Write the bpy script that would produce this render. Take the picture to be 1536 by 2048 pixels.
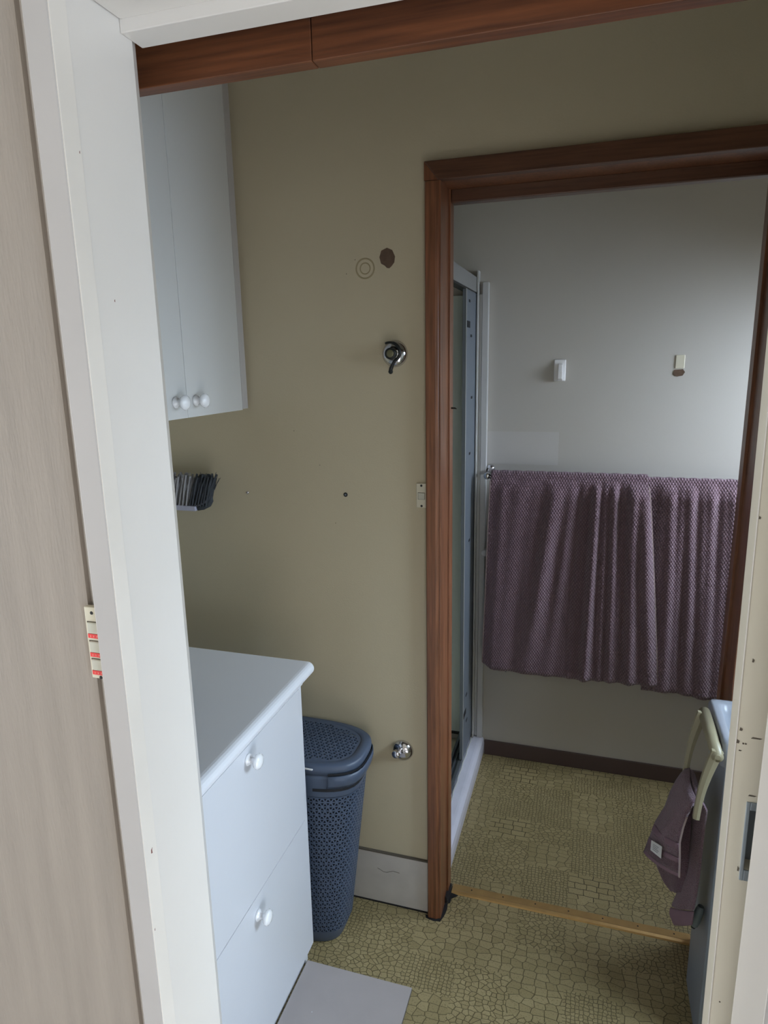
import bpy, bmesh, math, random
from mathutils import Vector, Matrix
random.seed(7)
S = bpy.context.scene
for o in list(bpy.data.objects): bpy.data.objects.remove(o)
COL = S.collection

# ------------------------------------------------------------------ camera
EYE = 1.628
def cam_rot(a, b, c):
    base = Matrix(((1,0,0),(0,0,-1),(0,1,0)))
    Rz = Matrix(((math.cos(a), math.sin(a), 0), (-math.sin(a), math.cos(a), 0), (0,0,1)))
    P = Matrix(((1,0,0),(0,math.cos(b),-math.sin(b)),(0,math.sin(b),math.cos(b))))
    R = Matrix(((math.cos(c),-math.sin(c),0),(math.sin(c),math.cos(c),0),(0,0,1)))
    return R @ P @ base @ Rz
R = cam_rot(0.304257, 0.22112675, -0.01882606)
cd = bpy.data.cameras.new('camera'); cam = bpy.data.objects.new('camera', cd); COL.objects.link(cam)
cd.sensor_fit = 'HORIZONTAL'; cd.sensor_width = 36; cd.lens = 1326.9 / 1536 * 36
cd.clip_start = 0.02
M = Matrix((R[0], -R[1], -R[2])).transposed().to_4x4(); M.translation = (0, 0, EYE)
cam.matrix_world = M
S.camera = cam

# ------------------------------------------------------------------ world, lights, exposure
S.view_settings.view_transform = 'Standard'; S.view_settings.look = 'None'
S.view_settings.exposure = 0.30; S.view_settings.gamma = 1.0; S.view_settings.use_curve_mapping = False
W = bpy.data.worlds.new('world'); S.world = W; W.use_nodes = True
W.node_tree.nodes['Background'].inputs[0].default_value = (0.75, 0.85, 1.0, 1)
W.node_tree.nodes['Background'].inputs[1].default_value = 0.25
def area(name, loc, aim, sx, sy, power, col, spread=180):
    l = bpy.data.lights.new(name, 'AREA'); l.shape = 'RECTANGLE'; l.size = sx; l.size_y = sy
    l.energy = power; l.color = col; l.spread = math.radians(spread)
    o = bpy.data.objects.new(name, l); COL.objects.link(o); o.location = loc
    o.rotation_euler = (Vector(aim) - Vector(loc)).to_track_quat('-Z', 'Y').to_euler()
    return o
# daylight from the rear window and glazed side door of the room behind the viewer, and the bathroom window
area('rear_window_daylight', (1.75, -4.15, 1.00), (-0.35, 1.2, 0.9), 1.9, 1.3, 13.0, (1.0, 0.97, 0.93))
area('side_glass_door_daylight', (3.12, -1.55, 0.66), (-0.5, 0.9, 0.55), 1.2, 1.05, 62.0, (0.64, 0.81, 1.0))
area('left_fill_light', (-4.12, -0.85, 0.95), (0.2, 0.5, 0.9), 1.3, 1.5, 85.0, (0.93, 0.96, 1.0))  # added unseen light from the left, brightens the right jamb
area('laundry_fill_light', (1.26, 1.12, 1.62), (-0.4, 1.25, 0.15), 0.60, 0.62, 10.0, (0.68, 0.84, 1.0), 105)  # added unseen side light, lifts the cabinet, worktop and floor
area('bathroom_window_daylight', (1.16, 2.12, 1.66), (0.15, 2.30, 0.75), 0.54, 0.58, 10.3, (0.74, 0.86, 1.0), 125)
sl = bpy.data.lights.new('bounce_sun', 'SUN'); sl.energy = 22; sl.angle = math.radians(1.5); sl.color = (0.95, 0.97, 1.0)
bounce_sun = bpy.data.objects.new('bounce_sun', sl); COL.objects.link(bounce_sun)      # added to bounce light off the entry floor; enters by the glass side door
bounce_sun.rotation_euler = Vector((-.80, .42, -.50)).to_track_quat('-Z', 'Y').to_euler()

# ------------------------------------------------------------------ helpers
def lin(c):
    return tuple((v/255/12.92 if v/255 <= .04045 else ((v/255+.055)/1.055)**2.4) for v in c)
class N:
    def __init__(s, m): s.t = m.node_tree; s.n = s.t.nodes; s.l = s.t.links
    def new(s, typ, **kw):
        n = s.n.new(typ)
        for k, v in kw.items():
            if k.startswith('i_'):
                k = k[2:]; n.inputs[int(k) if k.isdigit() else k].default_value = v
            else: setattr(n, k, v)
        return n
    def link(s, a, b): s.l.new(a, b)
    def math(s, op, a, b=None, c=None):
        n = s.n.new('ShaderNodeMath'); n.operation = op
        for i, v in enumerate((a, b, c)):
            if v is None: continue
            if hasattr(v, 'links'): s.l.new(v, n.inputs[i])
            else: n.inputs[i].default_value = v
        return n.outputs[0]
    def mix(s, f, a, b):
        n = s.n.new('ShaderNodeMix'); n.data_type = 'RGBA'
        for i, v in ((0, f), (6, a), (7, b)):
            if hasattr(v, 'links'): s.l.new(v, n.inputs[i])
            else: n.inputs[i].default_value = v if i == 0 else (*v[:3], 1)
        return n.outputs[2]
def mat(name, col, rough=.5, metal=0, var=.08, vscale=6, stretch=(1,1,1), bump=0, bscale=60, bstretch=None, detail=4, coat=0):
    m = bpy.data.materials.new(name); m.use_nodes = True; k = N(m); b = m.node_tree.nodes['Principled BSDF']
    b.inputs['Roughness'].default_value = rough; b.inputs['Metallic'].default_value = metal
    b.inputs['Coat Weight'].default_value = coat
    g = k.new('ShaderNodeNewGeometry')
    mp = k.new('ShaderNodeMapping'); mp.inputs['Scale'].default_value = stretch; k.link(g.outputs['Position'], mp.inputs[0])
    nz = k.new('ShaderNodeTexNoise'); nz.inputs['Scale'].default_value = vscale; nz.inputs['Detail'].default_value = detail
    k.link(mp.outputs[0], nz.inputs['Vector'])
    lo = tuple(c*(1-var*1.6) for c in col); hi = tuple(min(1, c*(1+var*1.6)) for c in col)
    k.link(k.mix(nz.outputs[0], lo, hi), b.inputs['Base Color'])
    if bump:
        mp2 = k.new('ShaderNodeMapping'); mp2.inputs['Scale'].default_value = bstretch or stretch; k.link(g.outputs['Position'], mp2.inputs[0])
        n2 = k.new('ShaderNodeTexNoise'); n2.inputs['Scale'].default_value = bscale; n2.inputs['Detail'].default_value = 3
        k.link(mp2.outputs[0], n2.inputs['Vector'])
        bp = k.new('ShaderNodeBump'); bp.inputs['Strength'].default_value = bump; bp.inputs['Distance'].default_value = .002
        k.link(n2.outputs[0], bp.inputs['Height']); k.link(bp.outputs[0], b.inputs['Normal'])
    return m
def wood(name, c1, c2, axis, rough=.38):
    m = bpy.data.materials.new(name); m.use_nodes = True; k = N(m); b = m.node_tree.nodes['Principled BSDF']
    g = k.new('ShaderNodeNewGeometry'); mp = k.new('ShaderNodeMapping')
    sc = [1, 1, 1]; sc[axis] = .045; mp.inputs['Scale'].default_value = sc; k.link(g.outputs['Position'], mp.inputs[0])
    n1 = k.new('ShaderNodeTexNoise'); n1.inputs['Scale'].default_value = 160; n1.inputs['Detail'].default_value = 5; k.link(mp.outputs[0], n1.inputs['Vector'])
    n2 = k.new('ShaderNodeTexNoise'); n2.inputs['Scale'].default_value = 22; n2.inputs['Detail'].default_value = 3; k.link(mp.outputs[0], n2.inputs['Vector'])
    f = k.math('MULTIPLY_ADD', n1.outputs[0], .75, k.math('MULTIPLY', n2.outputs[0], .5))
    f = k.math('MULTIPLY_ADD', f, 2.2, -.85); f.node.use_clamp = True
    k.link(k.mix(f, c1, c2), b.inputs['Base Color'])
    b.inputs['Roughness'].default_value = rough; b.inputs['Coat Weight'].default_value = .15; b.inputs['Coat Roughness'].default_value = .25
    bp = k.new('ShaderNodeBump'); bp.inputs['Strength'].default_value = .25; bp.inputs['Distance'].default_value = .001
    k.link(n1.outputs[0], bp.inputs['Height']); k.link(bp.outputs[0], b.inputs['Normal'])
    return m

def link(name, me, m, parent=None, smooth=False):
    me.materials.append(m)
    if smooth:
        for p in me.polygons: p.use_smooth = True
    o = bpy.data.objects.new(name, me); COL.objects.link(o)
    if parent is not None: o.parent = parent; o.matrix_parent_inverse = parent.matrix_world.inverted() if False else Matrix()
    return o
RAW = False
def obj(name, bm, m, parent=None, bevel=0, smooth=False, seg=2):
    me = bpy.data.meshes.new(name); bmesh.ops.recalc_face_normals(bm, faces=bm.faces); bm.to_mesh(me); bm.free()
    off = Vector((0,0,0))
    if parent is not None: off = WL(parent) if not RAW else Vector()
    if off.length: me.transform(Matrix.Translation(-off))
    o = link(name, me, m, parent, smooth)
    if bevel:
        b = o.modifiers.new('bevel', 'BEVEL'); b.width = bevel; b.segments = seg; b.limit_method = 'ANGLE'; b.angle_limit = math.radians(35)
    return o
def WL(o):
    v = Vector(o.location)
    while o.parent: o = o.parent; v += Vector(o.location)
    return v
def box(bm, x0, x1, y0, y1, z0, z1):
    v = [bm.verts.new(p) for p in ((x0,y0,z0),(x1,y0,z0),(x1,y1,z0),(x0,y1,z0),(x0,y0,z1),(x1,y0,z1),(x1,y1,z1),(x0,y1,z1))]
    for f in ((0,3,2,1),(4,5,6,7),(0,1,5,4),(1,2,6,5),(2,3,7,6),(3,0,4,7)): bm.faces.new([v[i] for i in f])
def B(*a):
    bm = bmesh.new()
    if isinstance(a[0], (tuple, list)):
        for q in a: box(bm, *q)
    else: box(bm, *a)
    return bm
def prism(poly, z0, z1, axis=2, bm=None):
    """polygon extruded along an axis; poly given in the two other axes in cyclic order"""
    bm = bm or bmesh.new()
    def P(u, v, w):
        return (u, v, w) if axis == 2 else ((w, u, v) if axis == 0 else (v, w, u))
    a = [bm.verts.new(P(u, v, z0)) for u, v in poly]; b = [bm.verts.new(P(u, v, z1)) for u, v in poly]
    n = len(poly)
    bm.faces.new(a[::-1]); bm.faces.new(b)
    for i in range(n): bm.faces.new((a[i], a[(i+1) % n], b[(i+1) % n], b[i]))
    return bm
def lathe(prof, origin, axis, n=32, bm=None):
    """prof: (radius, distance along axis)"""
    bm = bm or bmesh.new(); ax = Vector(axis).normalized()
    u = ax.orthogonal().normalized(); v = ax.cross(u); O = Vector(origin); rings = []
    for r, h in prof:
        if r < 1e-6: rings.append([bm.verts.new(O + ax*h)])
        else: rings.append([bm.verts.new(O + ax*h + (u*math.cos(t) + v*math.sin(t))*r) for t in (2*math.pi*i/n for i in range(n))])
    for a, b in zip(rings, rings[1:]):
        for i in range(n):
            j = (i+1) % n
            if len(a) == 1 and len(b) == 1: continue
            if len(a) == 1: bm.faces.new((a[0], b[i], b[j]))
            elif len(b) == 1: bm.faces.new((a[i], b[0], a[j]))
            else: bm.faces.new((a[i], b[i], b[j], a[j]))
    return bm
def tube(pts, r, n=10, bm=None, caps=True):
    bm = bm or bmesh.new(); pts = [Vector(p) for p in pts]; rings = []
    rr = r if isinstance(r, (list, tuple)) else [r]*len(pts)
    up = None
    for i, p in enumerate(pts):
        d = (pts[min(i+1, len(pts)-1)] - pts[max(i-1, 0)]).normalized()
        if up is None: up = d.orthogonal().normalized()
        up = (up - d*up.dot(d)).normalized(); s = d.cross(up)
        rings.append([bm.verts.new(p + (up*math.cos(t) + s*math.sin(t))*rr[i]) for t in (2*math.pi*k/n for k in range(n))])
    for a, b in zip(rings, rings[1:]):
        for i in range(n): bm.faces.new((a[i], a[(i+1)%n], b[(i+1)%n], b[i]))
    if caps: bm.faces.new(rings[0][::-1]); bm.faces.new(rings[-1])
    return bm
def grid(rows, bm=None):
    bm = bm or bmesh.new(); V = [[bm.verts.new(p) for p in r] for r in rows]
    for a, b in zip(V, V[1:]):
        for i in range(len(a)-1): bm.faces.new((a[i], a[i+1], b[i+1], b[i]))
    return bm
def thing(name, label, cat, loc=(0,0,0), group=None):
    o = bpy.data.objects.new(name, None); COL.objects.link(o); o.location = loc; o.empty_display_size = .05
    return tag(o, label, cat, group)
def tag(o, label, cat, group=None):
    o['label'] = label; o['category'] = cat
    if group: o['group'] = group
    return o
def struct(name, bm, m, parent=None, **kw):
    o = obj(name, bm, m, parent, **kw)
    if parent is None: o['kind'] = 'structure'
    return o
def solid(o, th, off=0, sub=0):
    s = o.modifiers.new('solid', 'SOLIDIFY'); s.thickness = th; s.offset = off
    if sub:
        u = o.modifiers.new('sub', 'SUBSURF'); u.levels = sub; u.render_levels = sub
    return o

# ------------------------------------------------------------------ materials
m_wall = mat('cream_wall', lin((192,180,153)), .6, var=.035, vscale=2.5, bump=.15, bscale=260)
m_bath = mat('bath_wall', lin((192,188,182)), .45, var=.025, vscale=2, bump=.08, bscale=300)
m_paper = mat('beige_wallpaper', lin((154,144,134)), .7, var=.12, vscale=26, stretch=(1.6,1.6,.13), bump=.35, bscale=340, bstretch=(1,1,.15), detail=5)
m_hall = mat('hall_wall', lin((205,198,184)), .7)
m_entry = mat('pale_entry_floor', lin((208,206,204)), .5, var=.05)
m_ceil = mat('ceiling_paint', lin((176,170,156)), .8)
m_white = mat('cream_white_gloss', lin((219,214,208)), .28, var=.02, vscale=9, bump=.12, bscale=45, bstretch=(1,1,.3))
m_edge = mat('casing_edge_lit', lin((223,217,209)), .3)  # casing paint made lighter to give the side face its lit tone
m_casing = mat('casing_white_dimmed', lin((184,180,178)), .35, var=.03, vscale=9)  # same white paint darkened to put shade on the casing front
m_door = mat('door_white', lin((216,210,194)), .38, var=.02, vscale=5)
m_melamine = mat('white_melamine', lin((206,208,214)), .32, var=.008)
m_cup = mat('white_cupboard', lin((208,208,206)), .35, var=.01)
m_worktop = mat('worktop_laminate', lin((224,226,232)), .30, var=.01)
m_ceramic = mat('white_ceramic', lin((238,238,240)), .08, var=.005, coat=.5)
m_hamper = mat('slate_plastic', lin((72,84,104)), .42, var=.04, vscale=20)
m_dark = mat('void_shade', lin((18,20,26)), .7)  # near-black tone standing in for shade inside gaps and holes
m_tile = mat('grey_tile', lin((178,170,168)), .5, var=.05, vscale=12, bump=.1, bscale=200)
m_tile_edge = mat('tile_edge', lin((95,90,88)), .8)
m_wood_z = wood('stained_wood_upright', lin((84,51,32)), lin((142,91,62)), 2)
m_wood_x = wood('stained_wood_level', lin((68,43,30)), lin((108,72,52)), 0)
m_beam = wood('raw_brown_board', lin((68,37,22)), lin((120,70,40)), 0, .5)
m_skirt = mat('grey_vinyl_skirting', lin((190,184,178)), .55, var=.10, vscale=14, bump=.1)
m_skirt2 = mat('dark_brown_skirting', lin((84,68,66)), .5, var=.06)
m_grime = mat('black_grime', lin((30,27,28)), .9, var=.4, vscale=60)
m_chrome = mat('chrome', lin((205,205,210)), .10, 1, var=.02)
m_alu = mat('aluminium', lin((128,134,142)), .42, .75, var=.05, vscale=30)
m_alu_d = mat('dull_aluminium', lin((122,130,140)), .5, .35, var=.05, vscale=30)
m_alu_d2 = mat('painted_head_rail', lin((142,142,140)), .5)
m_stub = mat('tarnished_stub', lin((108,104,78)), .5, .2, var=.1)
m_pull = mat('brushed_pull', lin((170,182,194)), .35, .8, var=.05)
m_brass = mat('worn_brass', lin((196,160,105)), .38, .55, var=.12, vscale=25)
m_black = mat('black_rubber', lin((24,27,26)), .45)
m_plate = mat('ivory_plastic', lin((214,208,188)), .35, var=.02)
m_rocker = mat('rocker_plastic', lin((196,194,180)), .3, var=.02)
m_red = mat('red_strip', lin((232,62,62)), .45, var=.03)
m_print = mat('pale_print', lin((250,190,170)), .5)
m_towelring = mat('cream_plastic', lin((156,148,122)), .35, var=.02)
m_peg = mat('grey_plastic', lin((120,132,138)), .4)
m_acry = mat('shower_liner', lin((214,222,218)), .25, var=.02)
m_tray = mat('cream_tray', lin((214,208,184)), .3)
m_hob = mat('shower_sill_white', lin((222,222,236)), .3, var=.05, vscale=18)
m_strip = mat('white_strip', lin((200,200,200)), .4)
m_hole = mat('bare_brown_wall', lin((98,78,64)), .9, var=.22, vscale=90)
m_ringm = mat('filled_wall_patch', lin((158,144,112)), .6, var=.04)
m_tagm = mat('tag_cloth', lin((215,215,215)), .8)
m_tagp = mat('tag_print', lin((165,165,168)), .8)
m_tub = mat('tub_plastic', lin((160,164,174)), .3, var=.02)
m_tubcab = mat('tub_cabinet', lin((136,144,156)), .4, var=.02)
m_chip = mat('paint_chip_brown', lin((120,70,62)), .8)
m_scuff = mat('scuff_dark', lin((92,84,74)), .8)
m_bristle_l = mat('pale_bristles', lin((150,148,150)), .8, var=.15, vscale=80)
m_bristle_d = mat('dark_bristles', lin((58,62,68)), .8, var=.2, vscale=80)
m_lilac = mat('lilac_plastic', lin((172,172,190)), .4)
m_patch = mat('lighter_wall_patch', lin((198,195,192)), .4, var=.02)

def terry(name, c, scale, strength, diamond=True):
    m = bpy.data.materials.new(name); m.use_nodes = True; k = N(m); b = m.node_tree.nodes['Principled BSDF']
    b.inputs['Roughness'].default_value = .95; b.inputs['Sheen Weight'].default_value = .25; b.inputs['Sheen Roughness'].default_value = .5
    g = k.new('ShaderNodeNewGeometry'); sp = k.new('ShaderNodeSeparateXYZ'); k.link(g.outputs['Position'], sp.inputs[0])
    if diamond:
        a = k.math('MULTIPLY', k.math('ADD', sp.outputs[0], k.math('MULTIPLY', sp.outputs[2], .62)), scale)
        c2 = k.math('MULTIPLY', k.math('SUBTRACT', sp.outputs[0], k.math('MULTIPLY', sp.outputs[2], .62)), scale)
        h = k.math('MULTIPLY', k.math('SINE', a), k.math('SINE', c2)); h = k.math('ABSOLUTE', h)
    else:
        v = k.new('ShaderNodeTexVoronoi'); v.inputs['Scale'].default_value = scale; k.link(g.outputs['Position'], v.inputs['Vector'])
        h = k.math('SUBTRACT', 1.0, v.outputs['Distance'])
    nz = k.new('ShaderNodeTexNoise'); nz.inputs['Scale'].default_value = 900; k.link(g.outputs['Position'], nz.inputs['Vector'])
    hh = k.math('MULTIPLY_ADD', nz.outputs[0], .35, h)
    bp = k.new('ShaderNodeBump'); bp.inputs['Strength'].default_value = strength; bp.inputs['Distance'].default_value = .004
    k.link(hh, bp.inputs['Height']); k.link(bp.outputs[0], b.inputs['Normal'])
    f = k.math('MULTIPLY_ADD', h, .8, .1); f.node.use_clamp = True
    k.link(k.mix(f, tuple(x*.62 for x in c), tuple(x*1.25 for x in c)), b.inputs['Base Color'])
    return m
m_towel = terry('mauve_waffle_towel', lin((128,102,114)), 330, .9)
m_hand = terry('mauve_terry', lin((124,98,110)), 420, .6, False)
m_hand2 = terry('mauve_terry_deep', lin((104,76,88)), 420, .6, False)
m_hem = mat('mauve_hem', lin((126,101,113)), .85, var=.05, vscale=60)
m_hemline = mat('towel_selvedge', lin((150,132,130)), .9)

# printed vinyl floor: patches of blockwork, crazy paving and small mosaic
def vinyl():
    m = bpy.data.materials.new('stone_print_vinyl'); m.use_nodes = True; k = N(m); b = m.node_tree.nodes['Principled BSDF']
    g = k.new('ShaderNodeNewGeometry')
    wn = k.new('ShaderNodeTexNoise'); wn.inputs['Scale'].default_value = 28; wn.inputs['Detail'].default_value = 1; k.link(g.outputs['Position'], wn.inputs['Vector'])
    ws = k.new('ShaderNodeVectorMath', operation='SUBTRACT'); k.link(wn.outputs['Color'], ws.inputs[0]); ws.inputs[1].default_value = (.5,.5,.5)
    wm = k.new('ShaderNodeVectorMath', operation='SCALE'); k.link(ws.outputs[0], wm.inputs[0]); wm.inputs['Scale'].default_value = .010
    wa = k.new('ShaderNodeVectorMath', operation='ADD'); k.link(g.outputs['Position'], wa.inputs[0]); k.link(wm.outputs[0], wa.inputs[1])
    P = wa.outputs[0]
    def mp(s, rot=0):
        q = k.new('ShaderNodeMapping'); q.inputs['Scale'].default_value = (s[0], s[1], 1); q.inputs['Rotation'].default_value = (0,0,rot); k.link(P, q.inputs[0])
        return q.outputs[0]
    def vor(s, rnd, w, rot=0):
        v = k.new('ShaderNodeTexVoronoi', voronoi_dimensions='2D', feature='DISTANCE_TO_EDGE'); v.inputs['Scale'].default_value = 1; v.inputs['Randomness'].default_value = rnd
        k.link(mp(s, rot), v.inputs['Vector'])
        c = k.new('ShaderNodeTexVoronoi', voronoi_dimensions='2D'); c.inputs['Scale'].default_value = 1; c.inputs['Randomness'].default_value = rnd; k.link(mp(s, rot), c.inputs['Vector'])
        l = k.math('DIVIDE', v.outputs['Distance'], w); l.node.use_clamp = True
        sp = k.new('ShaderNodeSeparateColor'); k.link(c.outputs['Color'], sp.inputs[0])
        return l, sp.outputs[0]
    # blocks: brick texture with uneven rows
    br = k.new('ShaderNodeTexBrick'); br.offset = .37; br.offset_frequency = 2; br.squash = .72; br.squash_frequency = 3
    br.inputs['Color1'].default_value = (.2,.2,.2,1); br.inputs['Color2'].default_value = (.9,.9,.9,1); br.inputs['Mortar'].default_value = (0,0,0,1)
    br.inputs['Scale'].default_value = 1; br.inputs['Mortar Size'].default_value = .0013; br.inputs['Mortar Smooth'].default_value = .3
    br.inputs['Brick Width'].default_value = .046; br.inputs['Row Height'].default_value = .024; k.link(mp((1,1)), br.inputs['Vector'])
    bl = k.math('SUBTRACT', 1.0, br.outputs['Fac']); sb = k.new('ShaderNodeSeparateColor'); k.link(br.outputs['Color'], sb.inputs[0])
    lc_, cc_ = vor((31,48), .48, .055)
    la, ca = vor((56,74), .85, .095); lb, cb = vor((88,98), .40, .13)
    # every other block patch uses rougher hewn blocks
    # patch choice
    cell = k.new('ShaderNodeVectorMath', operation='FLOOR'); k.link(mp((7.1,9.3)), cell.inputs[0])
    wh = k.new('ShaderNodeTexWhiteNoise', noise_dimensions='2D'); k.link(cell.outputs[0], wh.inputs['Vector'])
    sH = k.math('GREATER_THAN', wh.outputs['Value'], .07)
    brk = br.outputs
    ch = k.new('ShaderNodeTexWhiteNoise', noise_dimensions='2D')
    r = wh.outputs['Value']
    sA = k.math('GREATER_THAN', r, .46); sB = k.math('GREATER_THAN', r, .80)
    def sel(x, y, f): # y if f
        return k.math('ADD', k.math('MULTIPLY', x, k.math('SUBTRACT', 1.0, f)), k.math('MULTIPLY', y, f))
    line = sel(sel(sel(bl, lc_, sH), la, sA), lb, sB); tone = sel(sel(sel(sb.outputs[0], cc_, sH), ca, sA), cb, sB)
    n2 = k.new('ShaderNodeTexNoise'); n2.inputs['Scale'].default_value = 7; k.link(g.outputs['Position'], n2.inputs['Vector'])
    n3 = k.new('ShaderNodeTexNoise'); n3.inputs['Scale'].default_value = 260; n3.inputs['Detail'].default_value = 2; k.link(g.outputs['Position'], n3.inputs['Vector'])
    t = k.math('MULTIPLY_ADD', tone, .35, k.math('MULTIPLY_ADD', n2.outputs[0], .5, .05))
    stone = k.mix(t, lin((134,120,82)), lin((179,162,121)))
    sp2 = k.math('GREATER_THAN', n3.outputs[0], .60)
    stone = k.mix(k.math('MULTIPLY', sp2, .45), stone, lin((98,88,56)))
    k.link(k.mix(line, lin((60,50,24)), stone), b.inputs['Base Color'])
    b.inputs['Roughness'].default_value = .5
    bp = k.new('ShaderNodeBump'); bp.inputs['Strength'].default_value = .2; bp.inputs['Distance'].default_value = .0006
    k.link(line, bp.inputs['Height']); k.link(bp.outputs[0], b.inputs['Normal'])
    return m
m_vinyl = vinyl()

# ------------------------------------------------------------------ room shell
CH = 2.42
struct('floor', B(-2.1, 3.3, .66, 2.8, -.06, 0), m_vinyl)
struct('floor_entry', B(-4.2, 3.3, -4.3, .66, -.06, 0), m_entry)
struct('ceiling', B(-4.2, 3.3, -4.3, 2.8, CH, CH+.06), m_ceil)
# room behind and beside the viewer
struct('wall_room_back', B((-4.1,.75,-4.1,-4.0,0,CH), (2.75,3.1,-4.1,-4.0,0,CH), (.75,2.75,-4.1,-4.0,0,.35), (.75,2.75,-4.1,-4.0,1.95,CH)), m_hall)
struct('wall_room_left', B((-4.1,-4.0,-4.0,-1.55,0,CH), (-4.1,-4.0,-.15,.605,0,CH), (-4.1,-4.0,-1.55,-.15,0,.15), (-4.1,-4.0,-1.55,-.15,1.95,CH)), m_hall)
struct('wall_room_right', B((3.0,3.1,-4.0,-2.2,0,CH), (3.0,3.1,-.9,.605,0,CH), (3.0,3.1,-2.2,-.9,0,.12), (3.0,3.1,-2.2,-.9,1.95,CH)), m_hall)
# wall with the sliding door
struct('wall_front', B((-4.1,-.56,.605,.715,0,CH), (.215,3.1,.605,.715,0,CH), (-.56,.215,.605,.715,2.03,CH)), m_paper)
# laundry
wb = struct('wall_back', B((-1.40,-.372,1.655,1.765,0,CH), (.372,1.30,1.655,1.765,0,CH), (-.372,.372,1.655,1.765,2.052,CH)), m_wall)
struct('wall_left', B(-1.40, -1.29, .715, 1.655, 0, CH), m_wall)
struct('wall_right', B((1.20,1.30,.715,.82,0,CH), (1.20,1.30,1.42,1.655,0,CH), (1.20,1.30,.82,1.42,0,1.28), (1.20,1.30,.82,1.42,1.96,CH)), m_wall)
# bathroom
wf = struct('wall_far', B(-1.40, 1.20, 2.535, 2.64, 0, CH), m_bath)
struct('wall_bath_left', B(-1.40, -1.29, 1.765, 2.535, 0, CH), m_bath)
struct('wall_bath_right', B((1.02,1.12,1.765,2.535,0,1.30), (1.02,1.12,1.765,2.535,1.95,CH), (1.02,1.12,1.765,1.84,1.30,1.95), (1.02,1.12,2.42,2.535,1.30,1.95)), m_bath)
# window frames out of view; the laundry and left ones are added for light
for i, (x0, x1, y0, y1, z0, z1, t) in enumerate(((1.05,1.09,1.84,2.42,1.30,1.95,.03), (3.03,3.08,-2.2,-.9,.12,1.95,.05), (1.22,1.25,.82,1.42,1.28,1.96,.03), (-4.08,-4.03,-1.55,-.15,.15,1.95,.05))):
    struct('window_%d' % (i+1), B((x0,x1,y0,y0+t,z0,z1), (x0,x1,y1-t,y1,z0,z1), (x0,x1,y0+t,y1-t,z0,z0+t), (x0,x1,y0+t,y1-t,z1-t,z1)), m_white)

# marks on the laundry wall: bare hole, filled ring, small dots
hp = [(-.514,1.897),(-.499,1.903),(-.486,1.897),(-.479,1.882),(-.481,1.868),(-.488,1.860),(-.494,1.855),(-.500,1.856),(-.506,1.862),(-.515,1.867),(-.519,1.882)]
obj('bare_patch', prism([(z, x) for x, z in hp], 1.6542, 1.6552, axis=1), m_hole, wb)
bm = lathe([(.0115,0),(.013,.0008),(.0145,0)], (-.557,1.655,1.858), (0,-1,0)); lathe([(.0215,0),(.0235,.0010),(.0255,0)], (-.557,1.655,1.858), (0,-1,0), bm=bm)
obj('filled_ring', bm, m_ringm, wb, smooth=True)
for x, z in ((-.607,1.848),(-.583,1.880),(-.772,1.452),(-.70,1.36),(-.66,1.20)):
    obj('speck', lathe([(.0012,0),(0,.0004)], (x,1.655,z), (0,-1,0), 8), m_scuff, wb)
obj('paint_patch', B(-.376, -.113, 2.5342, 2.5352, 1.243, 1.366), m_patch, wf)

# skirtings
bb = struct('baseboard_back', B(-1.29, -.402, 1.648, 1.655, 0, .178), m_skirt, bevel=.001)
obj('cap_strip', B(-1.29, -.402, 1.6465, 1.655, .1775, .1815), m_scuff, bb)
obj('grime_line', B(-1.29, -.402, 1.6465, 1.6485, 0, .005), m_grime, bb)
tube_pts = [(-.560+.010*i, 1.6478, .120+.003*math.cos(i*1.3)-.004*math.sin(i*.6)) for i in range(8)]
obj('scuff_mark', tube(tube_pts, .0008, 5), m_scuff, bb)
struct('baseboard_far', B(-.368, 1.02, 2.527, 2.535, 0, .066), m_skirt2, bevel=.002)

# ------------------------------------------------------------------ white sliding-door opening (trims 1-3)
t1 = struct('trim_1', prism([(-.565,.612),(-.506,.612),(-.506,.713),(-.515,.731),(-.565,.731)], 0, 2.005), m_white)
obj('casing', prism([(-.535,.586),(-.5045,.586),(-.5045,.6095),(-.5065,.6125),(-.535,.6125)], 0, 2.06), m_casing, t1, bevel=.0015)
obj('casing_edge', B(-.5056, -.5036, .5868, .6105, 0, 2.06), m_edge, t1, bevel=.0006)  # lighter strip colours in the light on the casing side
for y, z, s in ((.600,1.034,.0035),(.590,.925,.0016),(.607,1.84,.0012),(.640,1.70,.0012)):
    x = -.5036 if y < .61 else -.5058
    obj('paint_chip', prism([(y-s*.4,z-s),(y+s*.3,z-s*1.2),(y+s*.2,z+s*.2),(y+s*.5,z+s),(y-s*.3,z+s*.4)], x-.0006, x+.0002, axis=0), m_chip, t1)
t2 = struct('trim_2', B((-.5045,.1890,.6095,.693,1.993,2.04), (-.5058,.1890,.693,.731,1.980,2.04)), m_white, bevel=.001)
obj('casing', B(-.5045, .1845, .586, .6095, 1.993, 2.06), m_casing, t2, bevel=.001)
t3 = struct('trim_3', B(.1895, .240, .6095, .716, 0, 2.005), m_white, bevel=.001)
obj('casing', B(.1895, .240, .597, .6095, 0, 2.06), m_casing, t3, bevel=.0015)
# rough brown pelmet boards behind the head
t4 = struct('trim_4', B(-.80, -.3245, .790, .812, 1.965, 2.10), m_beam, bevel=.001)
obj('board', B(-.3235, 1.10, .790, .812, 1.965, 2.10), m_beam, t4, bevel=.001)
obj('track', B(-.80, 1.10, .735, .790, 2.06, 2.085), m_alu_d, t4)

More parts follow.
